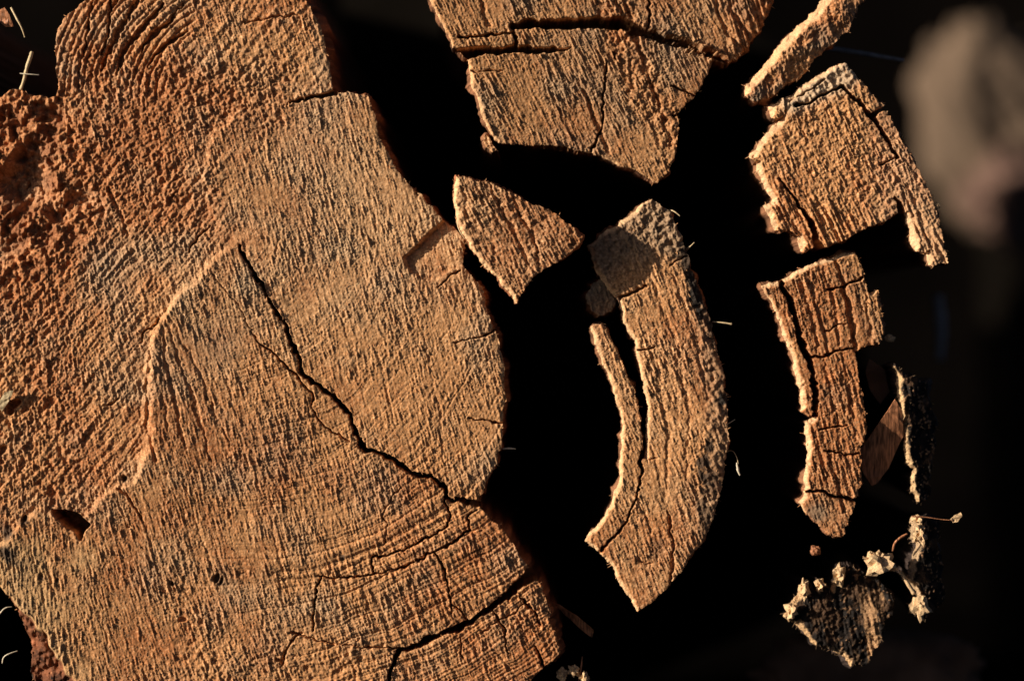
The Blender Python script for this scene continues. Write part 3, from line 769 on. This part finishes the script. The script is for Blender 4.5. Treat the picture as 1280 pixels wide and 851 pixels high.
piece('rotten_post', [[(1142,645),(1158,645),(1172,651),(1176,685),(1179,726),(1181,750),(1170,762),(1160,774),(1146,769),(1136,758),(1145,744),(1138,734),(1130,722),(1124,708),(1136,718),(1138,701),(1145,682),(1139,668)]], -32.0,
      char_shape(None, 1.4, tilt=lambda X, Y: -.5 * np.clip(X - 1156, 0, 60)), 'black rotten post end with pale crumbs below the bark strip', 'rotten wood', jag=1.5, mat=M_CHAR,
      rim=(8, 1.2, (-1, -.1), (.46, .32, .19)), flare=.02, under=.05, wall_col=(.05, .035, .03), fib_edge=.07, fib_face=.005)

def lump(name, px, py, z, rx, ry, rz, seed, mat, label=None, cat=None, parent=None, group=None, spikes=(), rough=.28, chips=False):
    """crumbly knob: a sphere pushed in and out by layered noise"""
    import bmesh
    from mathutils import noise
    bm = bmesh.new()
    bmesh.ops.create_icosphere(bm, subdivisions=3 if chips else 5, radius=1.0)
    for v in bm.verts:
        n = v.co.normalized()
        q = n * 1.6 + Vector((seed * 3.1, seed, 0))
        d = 1 + rough * noise.noise(q) * (3.2 if chips else 1.4) + rough * .8 * noise.noise(q * 3.3) + rough * .3 * noise.noise(q * 8) + rough * .2 * noise.noise(q * 22)
        v.co = Vector((n.x * d * rx * S, n.y * d * ry * S, n.z * d * rz * S))
    for (dx, dy, L, r) in spikes:
        cone = bmesh.ops.create_cone(bm, segments=7, radius1=r * S, radius2=r * .55 * S, depth=L * S, cap_ends=True)
        dv = Vector((dx, -dy, .25)).normalized()
        rot = Vector((0, 0, 1)).rotation_difference(dv)
        for v in cone['verts']:
            v.co = rot @ v.co + dv * (min(rx, ry) * .6 + L * .5) * S
            v.co += Vector((noise.noise(v.co * 900), noise.noise(v.co * 900 + Vector((5, 0, 0))), 0)) * S * 1.2
    me = bpy.data.meshes.new(name)
    bm.to_mesh(me); bm.free()
    for p in me.polygons: p.use_smooth = not chips
    me.materials.append(mat)
    o = link(name, me, parent)
    o.location = tuple(float(v) for v in to_world(np.float32(px), np.float32(py), np.float32(z), z))
    if label: tag(o, label, cat, group)
    return o
M_CRUMB = plain_material('pale_crumbly_wood', (0.66, 0.45, 0.25), .85, 1200, .4)
lump('wood_tuft', 1099, 703, -18, 15, 14, 12, 3, M_CRUMB, 'pale ragged tuft of broken wood between the two blackened pieces', 'wood chunk', spikes=((-1, -.35, 14, 2.2), (-.7, -.75, 11, 2.0), (-.2, -1, 6, 3), (.4, -.9, 5, 3)), rough=.34, chips=True)
lump_root = bpy.data.objects['rotten_lump']; post_root = bpy.data.objects['rotten_post']
for (px, py, rx, ry, sd0) in ((1049,718,7,10,1), (1025,730,5,6,2), (1005,736,6,10,4), (990,762,7,9,5)):
    lump('pale_crumb', px, py, -30, rx, ry, 8, sd0, M_CRUMB, parent=lump_root, rough=.34, chips=True)
for (px, py, rx, ry, sd0) in ((1150,759,10,11,6), (1150,668,7,9,7), (1148,650,6,5,8)):
    lump('pale_crumb', px, py, -30, rx, ry, 8, sd0, M_CRUMB, parent=post_root, rough=.34, chips=True)

# ------------------------------------------------------------------ splinters, straw and grass
def tube(name, pts, radii, mat, label, cat, group=None, flat=1.0, sides=6, parent=None):
    """pts: (px, py, z)"""
    P = [Vector([float(v) for v in to_world(np.float32(a), np.float32(b), np.float32(c), c)]) for a, b, c in pts]
    # smooth by midpoint insertion
    R = list(radii)
    for _ in range(2):
        Q, RR = [P[0]], [R[0]]
        for i in range(len(P) - 1):
            Q += [P[i].lerp(P[i+1], .25), P[i].lerp(P[i+1], .75)]; RR += [R[i]*.75 + R[i+1]*.25, R[i]*.25 + R[i+1]*.75]
        Q.append(P[-1]); RR.append(R[-1]); P, R = Q, RR
    base = P[0].copy()
    co, quads, tris = [], [], []
    for i, p in enumerate(P):
        d = (P[min(i+1, len(P)-1)] - P[max(i-1, 0)]).normalized()
        a = d.cross(Vector((0, 0, 1)))
        if a.length < 1e-4: a = Vector((1, 0, 0))
        a.normalize(); b = a.cross(d)
        r = R[i] * S * random.uniform(.85, 1.15)
        for k in range(sides):
            an = 2 * math.pi * k / sides
            co.append(p - base + a * math.cos(an) * r + b * math.sin(an) * r * flat)
    n = len(P)
    for i in range(n - 1):
        for k in range(sides):
            k2 = (k + 1) % sides
            quads.append((i*sides+k, i*sides+k2, (i+1)*sides+k2, (i+1)*sides+k))
    c0, c1 = len(co), len(co) + 1
    co += [P[0] - base, P[-1] - base]
    for k in range(sides):
        k2 = (k + 1) % sides
        tris += [(c0, k2, k), (c1, (n-1)*sides+k, (n-1)*sides+k2)]
    o = link(name, make_mesh(name, np.array([tuple(v) for v in co]), np.array(quads), np.array(tris), None, mat), parent)
    if parent is None: o.location = base
    if label: tag(o, label, cat, group)
    return o
def flake(name, outline, thick, mat, label, cat, bend=0.0, group=None):
    """thin chip of wood with thickness; outline points (px, py, z)"""
    import bmesh
    from mathutils import noise
    bm = bmesh.new()
    P = [Vector([float(v) for v in to_world(np.float32(a), np.float32(b), np.float32(c), c)]) for a, b, c in outline]
    cen = sum(P, Vector()) / len(P)
    top = [bm.verts.new(p - cen) for p in P]
    f = bm.faces.new(top)
    f.normal_update()
    if f.normal.z < 0: f.normal_flip()
    r = bmesh.ops.extrude_face_region(bm, geom=[f])
    for v in [e for e in r['geom'] if isinstance(e, bmesh.types.BMVert)]:
        v.co.z -= thick * S
    bmesh.ops.recalc_face_normals(bm, faces=bm.faces)
    bmesh.ops.triangulate(bm, faces=bm.faces)
    bmesh.ops.subdivide_edges(bm, edges=bm.edges, cuts=3, use_grid_fill=True)
    for v in bm.verts:
        q = v.co / S
        v.co += Vector((noise.noise(q * .25), noise.noise(q * .25 + Vector((9, 0, 0))), noise.noise(q * .3 + Vector((0, 7, 0))) * 1.3)) * S * .9
    me = bpy.data.meshes.new(name); bm.to_mesh(me); bm.free()
    me.materials.append(mat)
    o = link(name, me)
    o.location = cen
    tag(o, label, cat, group)
    return o
flake('wood_splinter', [(1071,569,-34),(1085,548,-28),(1108,516,-21),(1119,499,-19),(1127,512,-23),(1129,525,-27),(1129,545,-33),(1111,584,-42),(1097,603,-45),(1090,607,-46),(1080,593,-42)], 5, M_CHIP,
      'smooth reddish brown splinter leaning between cracked plank and bark strip', 'splinter')
flake('wood_splinter', [(691,752,-22),(700,756,-20),(722,770,-26),(742,787,-34),(740,797,-38),(728,788,-36),(706,768,-30)], 5, M_CHIP, 'flat brown splinter jutting right from the lower edge of the log', 'splinter')
flake('wood_chip', [(-4,505,8),(6,490,13),(17,488,13),(12,500,10),(2,514,5)], 6, M_STRAW, 'pale chip lying on the log at the far left edge', 'chip')
flake('bark_flake', [(-6,14,-20),(6,10,-14),(12,20,-16),(17,34,-22),(8,34,-22),(0,28,-24)], 4, M_CHIP, 'brown flake at the top left corner beside a straw', 'bark flake')
tube('straw', [(14,10,-18),(20,22,-12),(27,34,-12),(31,47,-16)], [1.6,1.4,1.2,.8], M_STRAW, 'thin dry straw hanging in the top left corner', 'straw')
tube('dry_twig', [(26,112,-8),(31,98,4),(33,86,8),(38,72,8),(40,65,6)], [2.2,2.2,2.2,2.8,2.0], M_STRAW, 'short dry twig standing in the dark notch at upper left', 'twig')
tube('straw', [(25,92,10),(35,93,11),(49,94,9)], [.6,.9,.5], M_PALE, 'tiny pale straw lying across the short dry twig', 'straw')
tube('grass_blade', [(-12,782,-30),(0,766,-24),(6,759,-22),(15,758,-24)], [.9,.9,.9,.4], M_PALE, 'pale curled grass blade beside the bark, upper of two', 'grass blade')
tube('grass_blade', [(3,828,-24),(4,821,-20),(10,817,-18),(22,813,-22)], [.9,.9,.9,.5], M_PALE, 'pale curled grass blade beside the bark, lower of two', 'grass blade')
tube('wood_fibre', [(628,561,-9),(637,560,-8),(645,561,-9)], [.8,1.4,.5], M_PALE, 'tiny pale fibre on the right edge of the log', 'fibre')
tube('wood_fibre', [(890,402,-30),(902,403,-26),(915,405,-26)], [.6,1.0,1.4], M_STRAW, 'thin fibre sticking out right from the middle of the curved slab', 'fibre')
tube('wood_fibre', [(905,565,-34),(916,562,-30),(921,571,-28),(923,580,-28)], [.4,.4,.5,.5], M_STRAW, 'hair thin fibre holding a pale husk right of the curved slab', 'fibre')
tube('pale_husk', [(921,578,-28),(922,586,-27),(925,594,-28)], [.8,1.9,1.0], M_PALE, 'bright white husk dangling right of the curved slab', 'husk')
tube('wood_fibre', [(836,262,-26),(843,264,-20),(850,270,-20)], [.7,.9,.6], M_STRAW, 'short fibre on the top tip of the curved slab', 'fibre')
tube('wood_fibre', [(858,312,-28),(863,308,-22),(868,303,-22)], [1.6,.8,.5], M_STRAW, 'short fibre on the upper right edge of the curved slab', 'fibre')
tube('wood_fibre', [(904,533,-34),(911,529,-28),(919,524,-26)], [.6,.6,.4], M_PALE, 'hair thin fibre on the right edge of the curved slab above the husk', 'fibre')
tube('wood_fibre', [(571,277,2),(574,288,4),(581,299,4)], [.9,.8,.5], M_STRAW, 'thin fibre bridging the log and the three-cornered wedge', 'fibre')
tube('curled_fibre', [(1116,688,-30),(1118,678,-24),(1126,671,-22),(1134,667,-24)], [1.2,1.4,1.6,1.2], M_CHIP, 'curled brown fibre left of the rotten post', 'fibre')
tube('wood_splinter', [(1124,712,-30),(1134,728,-26),(1143,742,-28)], [1.2,2.4,2.8], M_CRUMB, 'pale splinter on the left side of the rotten post', 'splinter')
tube('thin_twig', [(1140,645,-22),(1158,646,-20),(1176,649,-20),(1190,650,-18)], [.9,.8,.5,.4], M_CHIP, 'thin twig lying across the top of the rotten post', 'twig')
flake('wood_chip', [(1188,649,-18),(1193,644,-17),(1201,640,-16),(1203,645,-17),(1197,652,-19),(1192,653,-20)], 4, M_CRUMB, 'small tan chip at the right end of the thin twig', 'chip')
lump('wood_crumb', 1019, 688, -60, 6, 6, 5, 12, M_CHIP, 'small reddish crumb in the dark below the cracked plank', 'crumb')
for (px, py, r, sd0, w) in ((703,842,6,13,'leftmost'), (717,838,6,14,'middle'), (731,846,5,15,'rightmost')):
    lump('wood_crumb', px, py, -24, r, r, 5, sd0, M_CRUMB, w + ' of three crumbs below the log wedge at the bottom edge', 'crumb', group='crumbs below the log wedge', rough=.34, chips=True)
tube('thin_twig', [(724,850,-30),(726,838,-26),(728,820,-26)], [1.2,1.2,.8], M_CHIP, 'short upright brown twig at the bottom edge beside the crumbs', 'twig')
lump('bark_crumb', 1112, 423, -40, 6, 4, 4, 16, M_CRUMB, 'small crumb at the right corner of the cracked plank', 'crumb')
lump('wood_crumb', 1172, 257, -8, 3, 4, 3, 17, M_CRUMB, 'tiny crumb on the right edge of the broken block', 'crumb')

# ------------------------------------------------------------------ things out of focus, low behind the blocks
M_BLUR = plain_material('weathered_pale_bark', (0.135, 0.094, 0.064), .95, 6, .35)
M_STEM = plain_material('shade_black', (0.006, 0.005, 0.004), .95, 20, .4, 0.0)  # near black: deep shade put into the colour of stem and core
post = bpy.data.objects.new('weathered_post', None); col.objects.link(post)
tag(post, 'big blurred grey-brown weathered knob on a post far behind the broken block', 'post')
knob = lump('knob', 1250, 168, -2400, 140, 225, 130, 27, M_BLUR, parent=post, rough=.18)
knob.rotation_euler = (0, 0, math.radians(21))
M_BLUR2 = plain_material('weathered_pinkish_bark', (0.150, 0.090, 0.070), .95, 9, .3)
knob2 = lump('burl', 1265, 238, -2330, 85, 95, 110, 31, M_BLUR2, parent=post, rough=.2)
tube('stem', [(1262,250,-2440),(1275,420,-2440),(1285,830,-2440)], [70,75,90], M_STEM, None, None, parent=None)
stem = bpy.data.objects['stem']
post.location = (stem.location.x, -0.297, stem.location.z)
for o in (knob, knob2, stem):
    o.parent = post; o.location = o.location - post.location
tube('blurred_twig', [(1010,58,-150),(1060,64,-150),(1130,76,-150)], [3,3.5,2], M_BLUE, 'blurred grey twig behind the knobbly splinter', 'twig')
tube('blurred_twig', [(1172,370,-700),(1177,410,-700),(1174,450,-700)], [7,8,6], M_BLUE, 'blurred dim bluish twig right of the cracked plank', 'twig')
lump('dead_leaf', 1085, 850, -420, 150, 70, 14, 23, M_LEAF, 'dim blurred brown leaf under the charred lump', 'leaf', rough=.2)
flake('dead_leaf', [(1086,448,-60),(1106,462,-70),(1112,490,-84),(1100,505,-84),(1088,488,-74),(1082,465,-64)], 3, M_LEAF, 'dim brown curled leaf in the gap right of the cracked plank', 'leaf')

# added core: closes the gaps in black and carries the loose blocks
def build_core():
    import bmesh
    bm = bmesh.new()
    ring = [(370,-130),(600,-135),(900,-125),(1060,-20),(1150,150),(1185,350),(1185,560),(1170,740),(1050,860),(880,930),(650,960),(560,900),(540,600),(520,400),(420,200)]
    top = [bm.verts.new(((x - CX) * S, (CY - y) * S, (-1100 + 30 * math.sin(i * 2.3)) * S)) for i, (x, y) in enumerate(ring)]
    f = bm.faces.new(top)
    r = bmesh.ops.extrude_face_region(bm, geom=[f])
    for v in r['geom']:
        if isinstance(v, bmesh.types.BMVert): v.co.z = -1800 * S
    bmesh.ops.recalc_face_normals(bm, faces=bm.faces)
    me = bpy.data.meshes.new('gap_backing'); bm.to_mesh(me); bm.free()
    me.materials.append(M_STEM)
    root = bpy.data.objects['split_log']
    o = link('gap_backing', me, root)
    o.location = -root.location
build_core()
# everything above was laid out with the sawn face seen from +Z: lay the log down along +Y
from mathutils import Matrix
LAY = Matrix.Rotation(math.radians(90), 4, 'X')
for o in list(scene.objects):
    if o.parent is None and o.type in {'MESH', 'EMPTY'}:
        o.matrix_basis = LAY @ o.matrix_basis
